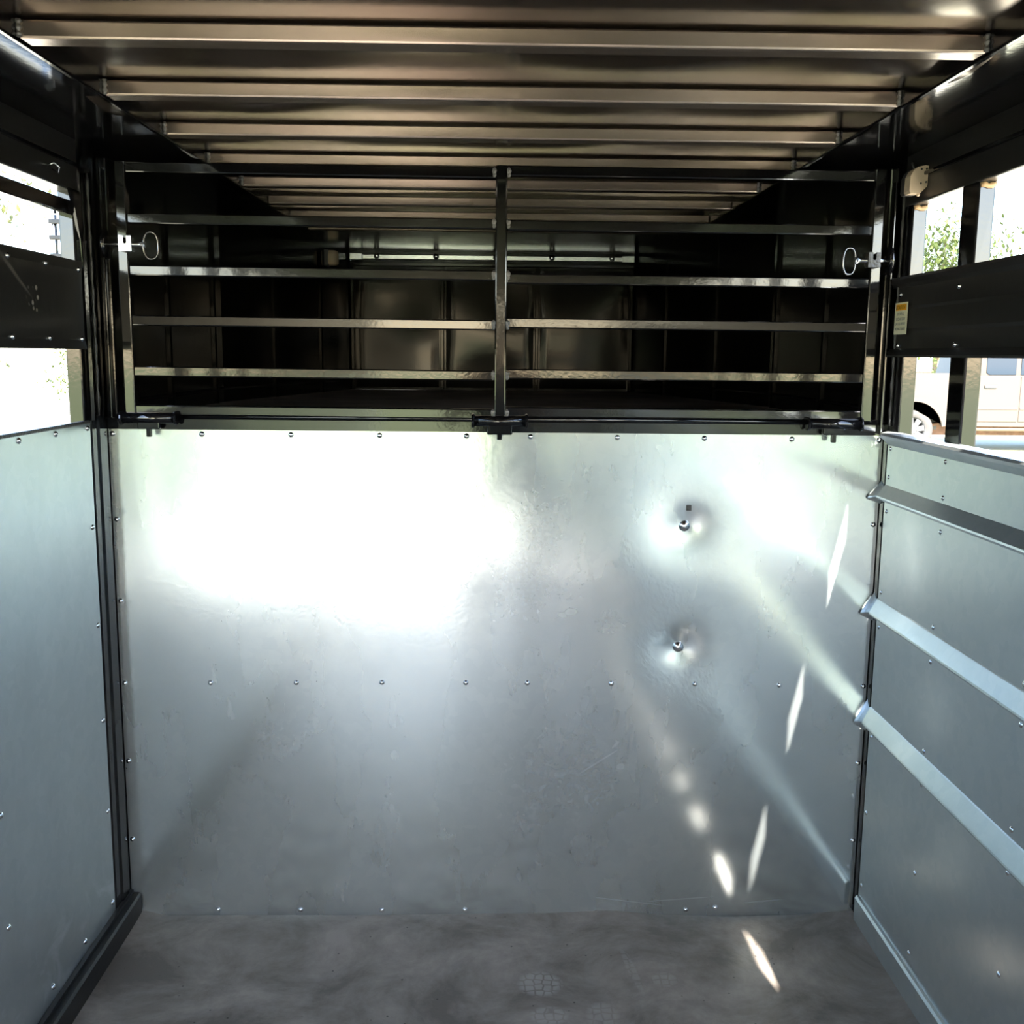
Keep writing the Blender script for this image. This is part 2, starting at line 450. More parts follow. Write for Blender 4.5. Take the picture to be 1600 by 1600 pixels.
def grid(name, nu, nv, fn, mat, parent=None, thick=0.0):
    bm = bmesh.new()
    V = [[bm.verts.new(fn(i / nu, j / nv)) for j in range(nv + 1)] for i in range(nu + 1)]
    for i in range(nu):
        for j in range(nv):
            bm.faces.new((V[i][j], V[i + 1][j], V[i + 1][j + 1], V[i][j + 1]))
    if thick:
        bmesh.ops.recalc_face_normals(bm, faces=bm.faces)
        bmesh.ops.solidify(bm, geom=bm.faces[:], thickness=thick)
    return mesh_obj(name, bm, mat, parent, smooth=True)

def rivet_mesh(name, r, h, mat):
    """round rivet head, axis along -Y (towards the viewer)"""
    bm = bmesh.new()
    bm_lathe(bm, [(r * 1.05, 0.001), (r * 1.05, -h * .15), (r * .92, -h * .45), (r * .62, -h * .82), (r * .22, -h)], 12, 'Y')
    bmesh.ops.recalc_face_normals(bm, faces=bm.faces)
    me = bpy.data.meshes.new(name); bm.to_mesh(me); bm.free()
    me.materials.append(M[mat])
    for p in me.polygons: p.use_smooth = True
    return me
RIV = rivet_mesh('rivet', 0.0064, 0.0048, 'chrome')
BOLT = rivet_mesh('bolt_head', 0.0135, 0.010, 'chrome')

def rivet(parent, loc, side, me=RIV, name='rivet'):
    o = bpy.data.objects.new(name, me)
    C.objects.link(o)
    o.location = loc
    o.rotation_euler = (0, 0, {'front': 0, 'left': math.pi / 2, 'right': -math.pi / 2}[side])
    o.parent = parent
    return o

def wv(x, y, s, amp, seed=0.0):
    return noise.noise(Vector((x * s + seed, y * s - seed * 1.7, seed * 0.37))) * amp

# ================================================================== THE SETTING
# ---------------------------------------------------------------- ground outside
g = box('ground', (-120, -120, ZG - 0.3), (120, 140, ZG), 'ground', bevel=0)
tag(g, 'pale gravel and dry grass yard around the trailer', kind='structure')

# ---------------------------------------------------------------- trailer floor
EDGE = [(-.96, .010), (-.921, .008), (-.815, -.010), (-.603, -.009), (-.39, -.009), (-.11, -.006), (.054, -.004), (.137, -.004), (.302, .003), (.435, -.007), (.618, -.013), (.751, -.009), (.939, .004), (.98, .005)]
def edge_z(x):
    for (a, za), (b, zb_) in zip(EDGE, EDGE[1:]):
        if a <= x <= b:
            t = (x - a) / (b - a); t = t * t * (3 - 2 * t)
            return za + (zb_ - za) * t
    return 0.0
def floor_pt(u, v):
    x = XL - .03 + u * (XR - XL + .06)
    k = 1 - (1 - v) ** 2.6
    y = REAR + k * (D + .03 - REAR)
    return (x, y, edge_z(x) * math.exp(-max(0, D - y) / .045) - .0002)
floor = grid('floor', 90, 130, floor_pt, 'floor')
box('floor_planking', (XL - .03, REAR, -.12), (XR + .03, D + .03, -.03), 'black_panel', floor, 0)
tag(floor, 'dusty dark grey trailer floor with faint boot prints', kind='structure')
# kerbs along the walls
kl = extrude('floor_kerb', [(XL + .001, 0.0), (XL + .030, 0.0), (XL + .030, .050), (XL + .026, .056), (XL + .012, .056), (XL + .012, .064), (XL + .001, .064)], 1, REAR, D - .006, 'kerb', floor)
kr = extrude('floor_kerb', [(XR - .001, 0.0), (XR - .012, 0.0), (XR - .012, .060), (XR - .008, .066), (XR - .001, .068)], 1, REAR, D - .035, 'galv_right', floor)
kr['label'] = 'galvanised kerb'
tag(kl, 'black kerb angle')

# ---------------------------------------------------------------- bulkhead (front wall)
DENTS = ((.468, 1.008, .040, .0045), (.463, .702, .036, .0045), (.468, 1.0, .11, .004), (.463, .70, .11, .003))
def bulk_y(x, z):
    y = D
    for cx, cz, r, d in DENTS:
        y += d * math.exp(-((x - cx) ** 2 + (z - cz) ** 2) / (r * r))
    t = min(1.0, max(0.0, (z - .15) / .70)); t = t * t * (3 - 2 * t)
    y += .020 * (1 - ((x - .009) / .93) ** 2) * t          # the sheet is slightly dished
    k = min(1.0, (x - XL) / .12) * min(1.0, (XR - x) / .12)
    y += k * .7 * (wv(x, z, 1.7, .0035, 3.1) + wv(x, z, 4.2, .0008, 8.4))
    return y
def bulk_pt(u, v):
    x = XL + .004 + u * (XR - XL - .008); z = -0.02 + v * (ZT + .02)
    return (x, bulk_y(x, z), z)
wf = grid('wall_front', 150, 110, bulk_pt, 'bulkhead', thick=0.0)
tag(wf, 'galvanised sheet bulkhead with rivets and two bolt heads', kind='structure')
TOPX = (-.908, -.699, -.488, -.276, -.067, .087, .297, .507, .718, .927)
for x in TOPX:
    rivet(wf, (x, bulk_y(x, 1.224), 1.224), 'front')
    rivet(wf, (x, bulk_y(x, .608), .608), 'front')
for z in (1.018, .816, .406, .198):
    rivet(wf, (-.908, bulk_y(-.908, z), z), 'front')
    rivet(wf, (.926, bulk_y(.926, z), z), 'front')
for x in (-.699, -.488, -.28, -.067, .503, .579):
    z = .012 if x > .55 else .006
    rivet(wf, (x, bulk_y(x, z), z), 'front')
for x, z in ((.468, 1.008), (.463, .702)):
    rivet(wf, (x, bulk_y(x, z), z), 'front', BOLT, 'bolt_head')
tab = box('metal_tab', (.470, bulk_y(.476, 1.05) - .003, 1.046), (.483, bulk_y(.476, 1.05) + .004, 1.060), 'worn', wf, .001, 1)
# backing steel behind the sheet and black top cap
box('backing_frame', (XL, D + .045, -.1), (XR, D + .08, ZT - .01), 'black_panel', wf, 0)
cap = extrude('top_cap', [(D - .012, 1.236), (D + .10, 1.236), (D + .10, 1.248), (D + .02, 1.250), (D + .004, 1.262), (D - .012, 1.262)], 0, XL, XR, 'black', wf)
tube('hinge_rod', [(XL + .03, D - .010, 1.267), (XR - .02, D - .010, 1.267)], .007, 'black', wf, 10)

# ---------------------------------------------------------------- left wall
def left_pt(u, v):
    y = REAR + u * (2.350 - REAR); z = .03 + v * (1.2575 - .03)
    k = min(1, (2.35 - y) / .1) * min(1, (1.2575 - z) / .1)
    return (XL + k * (wv(y, z, 1.6, .004, 21.0) + wv(y, z, 4.5, .0008, 5.0)), y, z)
def lx(y, z):
    k = min(1, (2.35 - y) / .1) * min(1, (1.2575 - z) / .1)
    return XL + k * (wv(y, z, 1.6, .004, 21.0) + wv(y, z, 4.5, .0008, 5.0))
wl = grid('wall_left', 200, 50, left_pt, 'galv_left')
tag(wl, 'smooth galvanised side wall below black slats, left of the bulkhead', kind='structure')
for k in range(6):
    y = 2.333 - .1685 * k
    for z in (1.245, .093): rivet(wl, (lx(y, z), y, z), 'left')
for z in (1.018, .786, .555, .328):
    rivet(wl, (lx(2.333, z), 2.333, z), 'left')
    rivet(wl, (lx(1.828, z), 1.828, z), 'left')
# top edge roll
box('top_edge', (XL - .012, REAR, 1.254), (XL + .002, 2.35, 1.262), 'worn', wl, .002)
# corner post (glossy black, mirrors the bulkhead rivets) and jamb
extrude('corner_post', [(XL - .035, 2.352), (XL - .002, 2.352), (XL + .002, 2.358), (XL + .002, 2.385), (XL + .006, 2.392), (XL + .006, 2.430), (XL + .002, 2.440), (XL + .002, D + .03), (XL - .035, D + .03)], 2, -.02, ROOF, 'black', wl)
extrude('corner_bead', [(XL + .004, 2.352), (XL + .010, 2.356), (XL + .010, 2.364), (XL + .003, 2.370), (XL + .001, 2.36)], 2, 1.262, 1.66, 'black', wl)
box('gate_jamb', (XL + .004, D - .012, 1.262), (XL + .034, D + .035, ROOF - .02), 'black', wl, .006, 3)
box('jamb_strip', (XL + .020, D - .030, 1.262), (XL + .026, D - .010, 1.83), 'black', wl, .002, 2)
# upper posts outside the sheet
LPOST = [2.331 + .0, 1.70, 1.32, .94, .56, .18, -.20, -.58, -.96, -1.34, -1.72, -2.10, -2.48, -2.86, -3.20]
for i, y in enumerate(LPOST):
    box('side_post', (XL - .038, y, ZG + .35), (XL - .003, y + .07, 1.80), 'black', wl, .004)
# mid slat panel, black with rivets
def bent(xin, s, z0, z1, lip):
    """profile (x,z) of a slat panel: flat with small lips turned inwards"""
    return strip([(xin + s * lip, z0), (xin + s * lip * .9, z0 + .004), (xin + s * .002, z0 + .012), (xin, z0 + .020), (xin, z1 - .020), (xin + s * .002, z1 - .012), (xin + s * lip * .9, z1 - .004), (xin + s * lip, z1)], .0025)
pl = extrude('slat_panel', bent(XL + .001, 1, 1.422, 1.613, .004), 1, REAR, 2.345, 'splashed', wl)
for k in range(5):
    y = 2.328 - .1665 * k
    for z in (1.595, 1.444): rivet(wl, (XL + .001, y, z), 'left')
# upper bar with the light slot above it, header
box('upper_bar', (XL - .034, REAR, 1.710), (XL - .004, 2.36, 1.742), 'black', wl, .004)
box('header', (XL - .045, REAR, 1.763), (XL - .001, D + .03, 1.90), 'black_panel', wl, .004)
# gusset plate in the corner
extrude('gusset_plate', [(2.30, 1.765), (2.36, 1.765), (2.36, 1.58), (2.352, 1.58), (2.345, 1.66), (2.325, 1.72)], 0, XL - .003, XL + .003, 'black', wl)
# exterior latch bracket beyond the post
lb = empty('door_latch', (XL - .07, 2.40, 1.60))
tag(lb, 'blue grey latch bracket outside the slot beside the left corner post', 'latch')
box('latch_plate', (XL - .068, 2.405, 1.60), (XL - .050, 2.415, 1.715), 'zinc', lb, .002)
tube('latch_rod', [(XL - .075, 2.398, 1.59), (XL - .075, 2.398, 1.72)], .006, 'zinc', lb, 8)
for z in (1.625, 1.665, 1.70):
    box('latch_clip', (XL - .086, 2.390, z), (XL - .050, 2.407, z + .010), 'dark_plastic', lb, .002)

# ---------------------------------------------------------------- right wall
RP = .020
def rib(z0, z1):
    za = z0 + (z1 - z0) * .26          # apex low: tall sloping top face, short underside
    return [(XR, z1), (XR - RP * .10, z1 - .003), (XR - RP * .95, za + .003), (XR - RP, za), (XR - RP * .93, za - .003), (XR - RP * .12, z0 + .0015), (XR, z0)]
line = [(XR + .010, 1.246), (XR - .006, 1.246), (XR - .018, 1.243), (XR - .020, 1.239), (XR - .016, 1.233), (XR, 1.216)]
for z0, z1 in ((1.079, 1.120), (.790, .842), (.508, .566)):
    line += rib(z0, z1)
line += [(XR, .03)]
# straight strips between, extruded as one pressed sheet
prof = strip(line, -.002)
wr = extrude('wall_right', prof, 1, REAR, 2.418, 'galv_right')
tag(wr, 'pressed galvanised side wall with three horizontal ribs, right of the bulkhead', kind='structure')
# flared rib ends lapping on to the bulkhead
for z0, z1 in ((1.079, 1.120), (.790, .842), (.508, .566)):
    zm = (z0 + z1) / 2
    bm = bmesh.new()
    rings = []
    for (y, sc_, sx) in ((2.416, 1.0, 1.0), (2.430, 1.02, 1.05), (2.438, 1.25, 1.4), (2.443, 1.5, 1.75)):
        ring = []
        for x, z in rib(z0, z1):
            ring.append(bm.verts.new((XR + .001 - (XR - x) * sx, y, zm + (z - zm) * sc_)))
        rings.append(ring)
    for A, B in zip(rings, rings[1:]):
        for i in range(len(A) - 1): bm.faces.new((A[i], A[i + 1], B[i + 1], B[i]))
    mesh_obj('rib_end', bm, 'galv_right', wr, smooth=True)
ROWS = {2.402: (1.208, 1.140, 1.058, .860, .774, .494, .295, .100), 2.103: (1.208, 1.132, 1.060, .854, .778, .577, .501, .294, .102),
        1.722: (1.208, 1.132, 1.060, .854, .780, .582, .499, .298, .102)}
for y, zs in ROWS.items():
    for z in zs: rivet(wr, (XR, y, z), 'right')
extrude('corner_post', [(XR + .035, 2.421), (XR + .001, 2.421), (XR - .002, 2.426), (XR - .002, D + .03), (XR + .035, D + .03)], 2, -.02, ROOF, 'black', wr)
box('gate_jamb', (XR - .030, D - .010, 1.262), (XR - .004, D + .035, ROOF - .02), 'black', wr, .006, 3)
box('jamb_strip', (XR - .022, D - .028, 1.24), (XR - .016, D - .008, 1.82), 'black', wr, .002, 2)
tube('weld_seam', [(XR - .001, 2.420, 1.26 + .02 * i) for i in range(29)], [.0025 + .0012 * ((i * 7) % 3) for i in range(29)], 'worn', wr, 6)
tube('weld_seam', [(XL + .007, 2.388, 1.27 + .02 * i) for i in range(28)], [.0025 + .0012 * ((i * 7) % 3) for i in range(28)], 'worn', wl, 6)
RPOST = [2.378, 2.058] + [1.642 - .39 * k for k in range(13)]
for y in RPOST:
    box('side_post', (XR + .003, y, ZG + .35), (XR + .038, y + .072, 1.80), 'black', wr, .004)
    if y > 1.9:
        bm = bmesh.new()
        bm_tube(bm, [(XR + .006 + .0075 * i, y - .002, 1.756 + .002 * math.sin(i * 2.1)) for i in range(5)], [.0045, .006, .005, .0065, .0045], 8)
        mesh_obj('weld_bead', bm, 'wood', wr, smooth=True)
pr = extrude('slat_panel', strip([(XR - .016, 1.422), (XR - .017, 1.427), (XR - .010, 1.434), (XR - .001, 1.442), (XR - .001, 1.480), (XR - .004, 1.487), (XR - .004, 1.530), (XR - .001, 1.537), (XR - .001, 1.580), (XR - .009, 1.588), (XR - .016, 1.597), (XR - .015, 1.603)], -.0025), 1, REAR, 2.447, 'black_panel', wr)
for y in (2.402, 2.101, 1.80):
    for z in (1.565, 1.4485): rivet(wr, (XR - .001, y, z), 'right')
box('header', (XR + .001, REAR, 1.762), (XR + .045, D + .03, 1.90), 'black_panel', wr, .004)

# ---------------------------------------------------------------- ceiling: sheet, bows, side rails, coves
def roof_pt(u, v):
    y = REAR + u * (D + .40 - REAR); x = -.74 + v * 1.49
    s = math.sin(math.pi * ((y - 1.5225 - .02) / .3184))
    return (x, y, ROOF + s * s * (wv(x, y, 2.1, .018, 12.0) + wv(x, y, 5.0, .004, 2.0)) + .001)
ce = grid('ceiling', 290, 70, roof_pt, 'roof')
tag(ce, 'wavy dark painted sheet roof on cross bows', kind='structure')
bow_me = None
BW = .040
for k in range(-14, 8):
    y = 1.5225 + .3184 * k
    xa, xb = -.668, .695
    if y > NS:
        t = (y - NS) / (NF - NS)
        xa = max(xa, -.668 + 0 * t)
    if bow_me is None:
        bow_me = box('roof_bow', (-.668, 0, 1.849), (.695, BW, 1.8745), 'bow', ce, .0035, 2)
        bow_me.location.y = y
        bow_me.parent = ce
        base = bow_me
    else:
        o = base.copy(); C.objects.link(o); o.location.y = y; o.parent = ce
for s, x in ((-1, -.668), (1, .695)):
    # longitudinal angle the bows are welded to, black edge strip of the roof, tall header above the slots
    xo = XR if s > 0 else XL
    a, b = sorted((x, x + s * .012))
    box('side_rail', (a, REAR, 1.846), (b, NS, 1.90), 'black', ce, .003)
    a, b = sorted((x + s * .013, xo - s * .004))
    box('roof_edge_strip', (a, REAR, 1.872), (b, NS, 1.90), 'black', ce, 0)
    box('header_bead', (xo - s * .004 - .004, REAR, 1.815), (xo - s * .004 + .004, D - .03, 1.823), 'black', ce, .002)
    for k in range(-6, 5):
        yy = 1.5225 + .3184 * k
        tube('weld_seam', [(x - s * .002, yy - .002, 1.850 + .003 * i) for i in range(9)], [.0028 + .0012 * ((i * 5 + k) % 3) for i in range(9)], 'weld', ce, 6)
# outer skin over the roof
box('outer_skin', (XL - .045, REAR, 1.902), (XR + .045, NF + .05, 1.915), 'black_panel', ce, 0)

# ---------------------------------------------------------------- nose compartment behind the gate
bm = bmesh.new()
dk = [(XL, D + .02), (XR, D + .02), (XR, NS), (NXR, NF), (NXL, NF), (XL, NS)]
top = [bm.verts.new((x, y, DECK)) for x, y in dk]; bot = [bm.verts.new((x, y, DECK - .05)) for x, y in dk]
bm.faces.new(top); bm.faces.new(bot[::-1])
for i in range(6): bm.faces.new((top[i], top[(i + 1) % 6], bot[(i + 1) % 6], bot[i]))
nd = mesh_obj('floor_nose', bm, 'floor')
tag(nd, 'raised nose deck seen through the bars', kind='structure')

def nose_wall(name, pts, label, flip):
    bm = bmesh.new()
    for (a, b) in zip(pts, pts[1:]):
        A = Vector((*a, 0)); B = Vector((*b, 0)); d = (B - A).normalized(); n = Vector((-d.y, d.x, 0)) * flip
        P = [A, B, B + n * .02, A + n * .02]
        lo = [bm.verts.new((p.x, p.y, DECK)) for p in P]; hi = [bm.verts.new((p.x, p.y, 1.90)) for p in P]
        bm.faces.new(lo); bm.faces.new(hi)
        for i in range(4): bm.faces.new((lo[i], lo[(i + 1) % 4], hi[(i + 1) % 4], hi[i]))
    o = mesh_obj(name, bm, 'black_nose')
    tag(o, label, kind='structure')
    return o
wnl = nose_wall('wall_nose_left', [(XL, D + .02), (XL, NS), (NXL, NF)], 'black nose wall with vertical ribs, left side behind the gate', 1)
wnr = nose_wall('wall_nose_right', [(XR, D + .02), (XR, NS), (NXR, NF)], 'black nose wall with vertical ribs, right side behind the gate', -1)
def nose_rib(par, p, d, w=.020, t=.006, z1=1.85):
    d = Vector((*d, 0)).normalized(); n = Vector((-d.y, d.x, 0))
    if n.x * p[0] > 0: n = -n
    bm = bmesh.new()
    P = [Vector((*p, 0)) + d * a + n * b for a, b in ((-w / 2, 0), (w / 2, 0), (w / 2, t), (w / 2 - .006, t + .004), (-w / 2 + .006, t + .004), (-w / 2, t))]
    lo = [bm.verts.new((q.x, q.y, DECK)) for q in P]; hi = [bm.verts.new((q.x, q.y, z1)) for q in P]
    bm.faces.new(lo); bm.faces.new(hi)
    for i in range(6): bm.faces.new((lo[i], lo[(i + 1) % 6], hi[(i + 1) % 6], hi[i]))
    mesh_obj('wall_rib', bm, 'black_nose', par)
nose_rib(wnl, (XL, 2.95), (0, 1)); nose_rib(wnr, (XR, 2.95), (0, 1))
nose_rib(wnl, (XL, 3.42), (0, 1)); nose_rib(wnr, (XR, 3.46), (0, 1))
tl = (NXL - XL, NF - NS); tr = (NXR - XR, NF - NS)
for t in (.33, .70):
    nose_rib(wnl, (XL + tl[0] * t, NS + tl[1] * t), tl)
    nose_rib(wnr, (XR + tr[0] * t, NS + tr[1] * t), tr)
# kerb strips at the base of nose walls
for par, pts, s in ((wnl, [(XL + .004, D + .1), (XL + .004, NS), (NXL + .004, NF)], 1), (wnr, [(XR - .004, D + .1), (XR - .004, NS), (NXR - .004, NF)], -1)):
    bm = bmesh.new()
    bm_tube(bm, [(x, y, DECK + .045) for x, y in pts], .006, 6)
    mesh_obj('base_trim', bm, 'black', par, smooth=True)

def nf_pt(u, v):
    x = NXL + u * (NXR - NXL); z = DECK + v * (1.90 - DECK)
    return (x, NF + wv(x, z, 3.0, .006, 4.0), z)
wnf = grid('wall_nose_front', 60, 40, nf_pt, 'black_nose')
tag(wnf, 'glossy black nose front wall of three panels, seen through the gate bars', kind='structure')
for i, (xa, xb) in enumerate(((NXL + .02, -.262), (-.228, .178), (.210, NXR - .02))):
    def pan(u, v, xa=xa, xb=xb, i=i):
        x = xa + u * (xb - xa); z = DECK + .012 + v * (1.800 - DECK - .012)
        e = min(u, 1 - u, v, 1 - v); e = min(1.0, e / .06)
        return (x, NF - .010 - .004 * e + e * wv(x, z, 3.3, .007, 31 + i), z)
    grid('nose_panel', 24, 24, pan, 'black_nose', wnf)
for x in (NXL + .008, -.245, .194, NXR - .008):
    box('panel_strip', (x - .008, NF - .022, DECK), (x + .008, NF - .004, 1.82), 'black_nose', wnf, .003)
box('top_rail', (NXL, NF - .035, 1.842), (NXR, NF - .005, 1.866), 'zinc', wnf, .004)
box('top_rail_lower', (NXL, NF - .030, 1.812), (NXR, NF - .005, 1.832), 'black', wnf, .004)
for x in (-.544, -.273, .001, .258, .534):
    rivet(wnf, (x, NF - .036, 1.858), 'front', BOLT, 'rail_bolt')
for s, x in ((-1, NXL + .03), (1, NXR - .03)):
    box('rail_bracket', (x - .03, NF - .045, 1.838), (x + .03, NF - .034, 1.870), 'zinc', wnf, .003)
def nroof(u, v):
    y = D + .40 + u * (NF - D - .40); w0 = -.90 + 0; x = XL + v * (XR - XL)
    return (x, y, 1.879 + wv(x, y, 2.4, .004, 9.0))
cn = grid('ceiling_nose', 40, 20, nroof, 'roof')
tag(cn, 'dark roof sheet over the nose deck', kind='structure')
# ================================================================== THINGS
# ---------------------------------------------------------------- fold-down barred gate above the bulkhead
GY0, GY1 = 2.425, 2.450
gate = empty('divider_gate', (0.012, GY1, 1.262))
tag(gate, 'black barred steel gate with six rails standing on top of the bulkhead', 'gate')
def gb(name, lo, hi, bev=.0035): return box(name, lo, hi, 'black', gate, bev, 2)
st = [gb('stile', (-.868, GY0, 1.268), (-.842, GY1, 1.846)), gb('stile', (.870, GY0, 1.268), (.897, GY1, 1.850)), gb('stile', (-.001, GY0 - .001, 1.266), (.026, GY1, 1.846))]
LZ = (1.843, 1.730, 1.614, 1.501, 1.384, 1.294)
RZ = (1.845, 1.724, 1.604, 1.503, 1.385, 1.296)
def rail(x0, x1, za, zb, h=.0235):
    """square tube rail, a hair out of level"""
    bm = bmesh.new()
    bm_box(bm, (x0, GY0 + .001, -h / 2), (x1, GY1 - .001, h / 2), .003, 2)
    for v in bm.verts:
        t = (v.co.x - x0) / (x1 - x0)
        v.co.z += (za + (zb - za) * t) - h / 2
    return mesh_obj('rail', bm, 'black', gate)
bmw = bmesh.new(); bmesh.ops.create_icosphere(bmw, subdivisions=2, radius=.006)
for v in bmw.verts: v.co *= 1 + noise.noise(v.co * 400) * .5
weld_me = bpy.data.meshes.new('weld'); bmw.to_mesh(weld_me); bmw.free(); weld_me.materials.append(M['weld'])
def weld(loc, sx=1, sz=1):
    o = bpy.data.objects.new('weld', weld_me); C.objects.link(o)
    o.location = loc; o.scale = (sx, .6, sz); attach(o, gate)
for i in range(6):
    rail(-.843, .000, LZ[i], LZ[i] - .003); rail(.025, .871, RZ[i] + .001, RZ[i] - .001)
    for x in (-.004, .029):
        weld((x, GY0 + .001, LZ[i] - .010), .9, 1.25)
        weld((x, GY0 + .001, LZ[i] - .019), .7, .9)
# hinges along the bottom
for x in (-.810, .012, .805):
    hg = tube('hinge_barrel', [(x - .062, GY0 - .008, 1.264), (x + .062, GY0 - .008, 1.264)], .0125, 'black', gate, 14)
    w_, z_ = (.030, 1.232) if abs(x) < .1 else (.026, 1.238)
    box('hinge_plate', (x - w_, GY0 - .014, z_), (x + w_, GY0 + .004, 1.258), 'black', hg, .003)
    box('hinge_tab', (x - .006, GY0 - .012, 1.220), (x + .006, GY0 - .002, 1.240), 'black', hg, .002)
    for dx in (-.066, .060):
        bm = bmesh.new(); bm_lathe(bm, [(.015, dx), (.0165, dx + .002), (.0165, dx + .005), (.015, dx + .007)], 14, 'X', (x, GY0 - .008, 1.264))
        mesh_obj('hinge_collar', bm, 'black', hg, smooth=False)
# spring latches
def latch(x, s, z, mat):
    """x: bracket centre, s: side the plunger points to"""
    L = empty('tmp', (x, GY0, z))
    bpy.data.objects.remove(L)
    y = GY0 - .020
    # notched bracket plate: U notch open at the top
    w, h = .0285, .034
    P = [(-w / 2, -h / 2), (w / 2, -h / 2), (w / 2, h / 2), (.004, h / 2), (.004, .003), (.0028, 0.0), (0, -.0012), (-.0028, 0.0), (-.004, .003), (-.004, h / 2), (-w / 2, h / 2)]
    bm = bmesh.new(); bm_extrude(bm, [(x + a, z + b) for a, b in P], 1, y - .002, y + .002)
    br = mesh_obj('latch_bracket', bm, mat, gate)
    for e in (-1, 1):
        box('bracket_side', (x + e * (w / 2 - .002) - .002, y, z - h / 2), (x + e * (w / 2 - .002) + .002, GY0 + .002, z + h / 2), mat, br, .001, 1)
    pl_ = tube('plunger', [(x + s * .052, y + .010, z - .001), (x - s * .040, y + .010, z - .001)], .0055, 'zinc', gate, 12)
    tube('pin', [(x, y - .001, z - .002), (x, y + .012, z - .002)], .0035, 'chrome', pl_, 8)
    pts = []
    for k in range(28):
        a = 2 * math.pi * k / 28
        ca, sa = math.cos(a), math.sin(a)
        rx = .0165 * (1 if abs(ca) < .6 else .95)
        pts.append((x - s * (.038 + .017) + rx * math.copysign(abs(ca) ** .85, ca), y + .010 + .004 * ca, z - .003 + .030 * math.copysign(abs(sa) ** .85, sa)))
    tube('ring_handle', pts, .0028, 'dark_steel', gate, 8, closed=True)
    bm = bmesh.new(); bm_lathe(bm, [(.008, 0), (.0085, .003), (.0085, .007), (.007, .010)], 12, 'X', (x - s * .038 - .005, y + .010, z - .001))
    mesh_obj('ring_boss', bm, 'zinc', pl_)
latch(-.842, -1, 1.660, 'zinc')
latch(.872, 1, 1.643, 'worn')
# receiver plates on the jambs
for par, x, z in ((wl, XL + .028, 1.660), (wr, XR - .026, 1.643)):
    bm = bmesh.new(); bm_lathe(bm, [(.030, 0), (.034, .006), (.032, .012), (.012, .014)], 18, 'X', (x - .007, GY0 + .004, z))
    mesh_obj('latch_receiver', bm, 'black', par, smooth=True)

# ---------------------------------------------------------------- caution sticker on right slat panel
stk = empty('caution_sticker', (XR - .006, 2.379, 1.475))
tag(stk, 'small cream caution sticker with orange heading on the black slat panel', 'sticker')
XS = XR - .0035 - .0035
def st_map(u, v): return (2.414 - u * .072, 1.474 + v * .072)      # u across (towards the viewer), v up
def st_box(name, u0, u1, v0, v1, d0, d1, mat):
    ya, za = st_map(u0, v0); yb, zb = st_map(u1, v1)
    return box(name, (XS - d1, yb, za), (XS - d0, ya, zb), mat, stk, 0)
st_box('sticker_sheet', 0, 1, 0, 1, 0, .0008, 'sticker')
st_box('heading_band', .08, .92, .75, .95, .0008, .0011, 'sticker_orange')
def st_text(txt, v, h, width):
    cu = bpy.data.curves.new('lettering', 'FONT'); cu.body = txt; cu.size = 1.0; cu.align_x = 'CENTER'
    cu.resolution_u = 2
    ob = bpy.data.objects.new('lettering', cu); C.objects.link(ob)
    dg = bpy.context.evaluated_depsgraph_get()
    me = bpy.data.meshes.new_from_object(ob.evaluated_get(dg))
    bpy.data.objects.remove(ob)
    xs = [vv.co.x for vv in me.vertices]; ys = [vv.co.y for vv in me.vertices]
    x0, x1, y0, y1 = min(xs), max(xs), min(ys), max(ys)
    for vv in me.vertices:
        u = .5 + ((vv.co.x - x0) / (x1 - x0) - .5) * width
        w = v + (vv.co.y - y0) / (y1 - y0) * h
        yy, zz = st_map(u, w)
        vv.co = (XS - .0013, yy, zz)
    me.materials.append(M['ink'])
    o = bpy.data.objects.new('lettering', me); C.objects.link(o); attach(o, stk)
st_text('CAUTION', .79, .12, .62)
bm = bmesh.new()
bm.faces.new([bm.verts.new((XS - .0013, *st_map(u, v))) for u, v in ((.10, .79), (.18, .79), (.14, .91))])
mesh_obj('warning_triangle', bm, 'ink', stk)
for txt, v, w in (('SECURE ALL', .60, .56), ('GATES AND DOOR', .44, .72), ('LATCHES BEFORE', .29, .76), ('MOVING TRAILER', .13, .80)):
    st_text(txt, v, .085, w)

# ---------------------------------------------------------------- lamp on the right header
lamp = empty('marker_lamp', (XR - .03, 2.34, 1.775))
tag(lamp, 'cream plastic lamp housing screwed to the black header above the slat panel', 'lamp')
def lp(pts, y0, y1, mat, name):
    bm = bmesh.new(); bm_extrude(bm, pts, 1, y0, y1); return mesh_obj(name, bm, mat, lamp)
ax0 = XR - .038
fp = [(ax0 + .8 * dx, z) for dx, z in ((.000, 1.781), (.004, 1.776), (.030, 1.776), (.047, 1.790), (.050, 1.796), (.050, 1.834), (.040, 1.835), (.022, 1.832), (.008, 1.824), (.001, 1.812))]
hs = lp(fp, 2.300, 2.330, 'lamp_white', 'housing')
lp([(ax0 + (x - ax0) * .98, z) for x, z in fp], 2.330, 2.352, 'dark_plastic', 'lamp_base')
for dx, dz in ((.030, 1.827), (.030, 1.797), (.044, 1.828), (.044, 1.800)):
    bm = bmesh.new(); bm_lathe(bm, [(.0022, -.0012), (.0022, .001)], 8, 'Y', (ax0 + .8 * dx, 2.300, dz)); mesh_obj('screw', bm, 'dark_plastic', hs)
tube('lamp_cable', [(ax0 + .02, 2.33, 1.832), (ax0 + .018, 2.335, 1.842), (ax0 + .022, 2.35, 1.848), (ax0 + .035, 2.38, 1.838)], .0025, 'dark_plastic', lamp, 8)
bm = bmesh.new(); bmesh.ops.create_icosphere(bm, subdivisions=2, radius=.004)
bmesh.ops.translate(bm, verts=bm.verts, vec=(ax0 + .022, 2.306, 1.774)); mesh_obj('drain_nub', bm, 'lamp_white', hs)
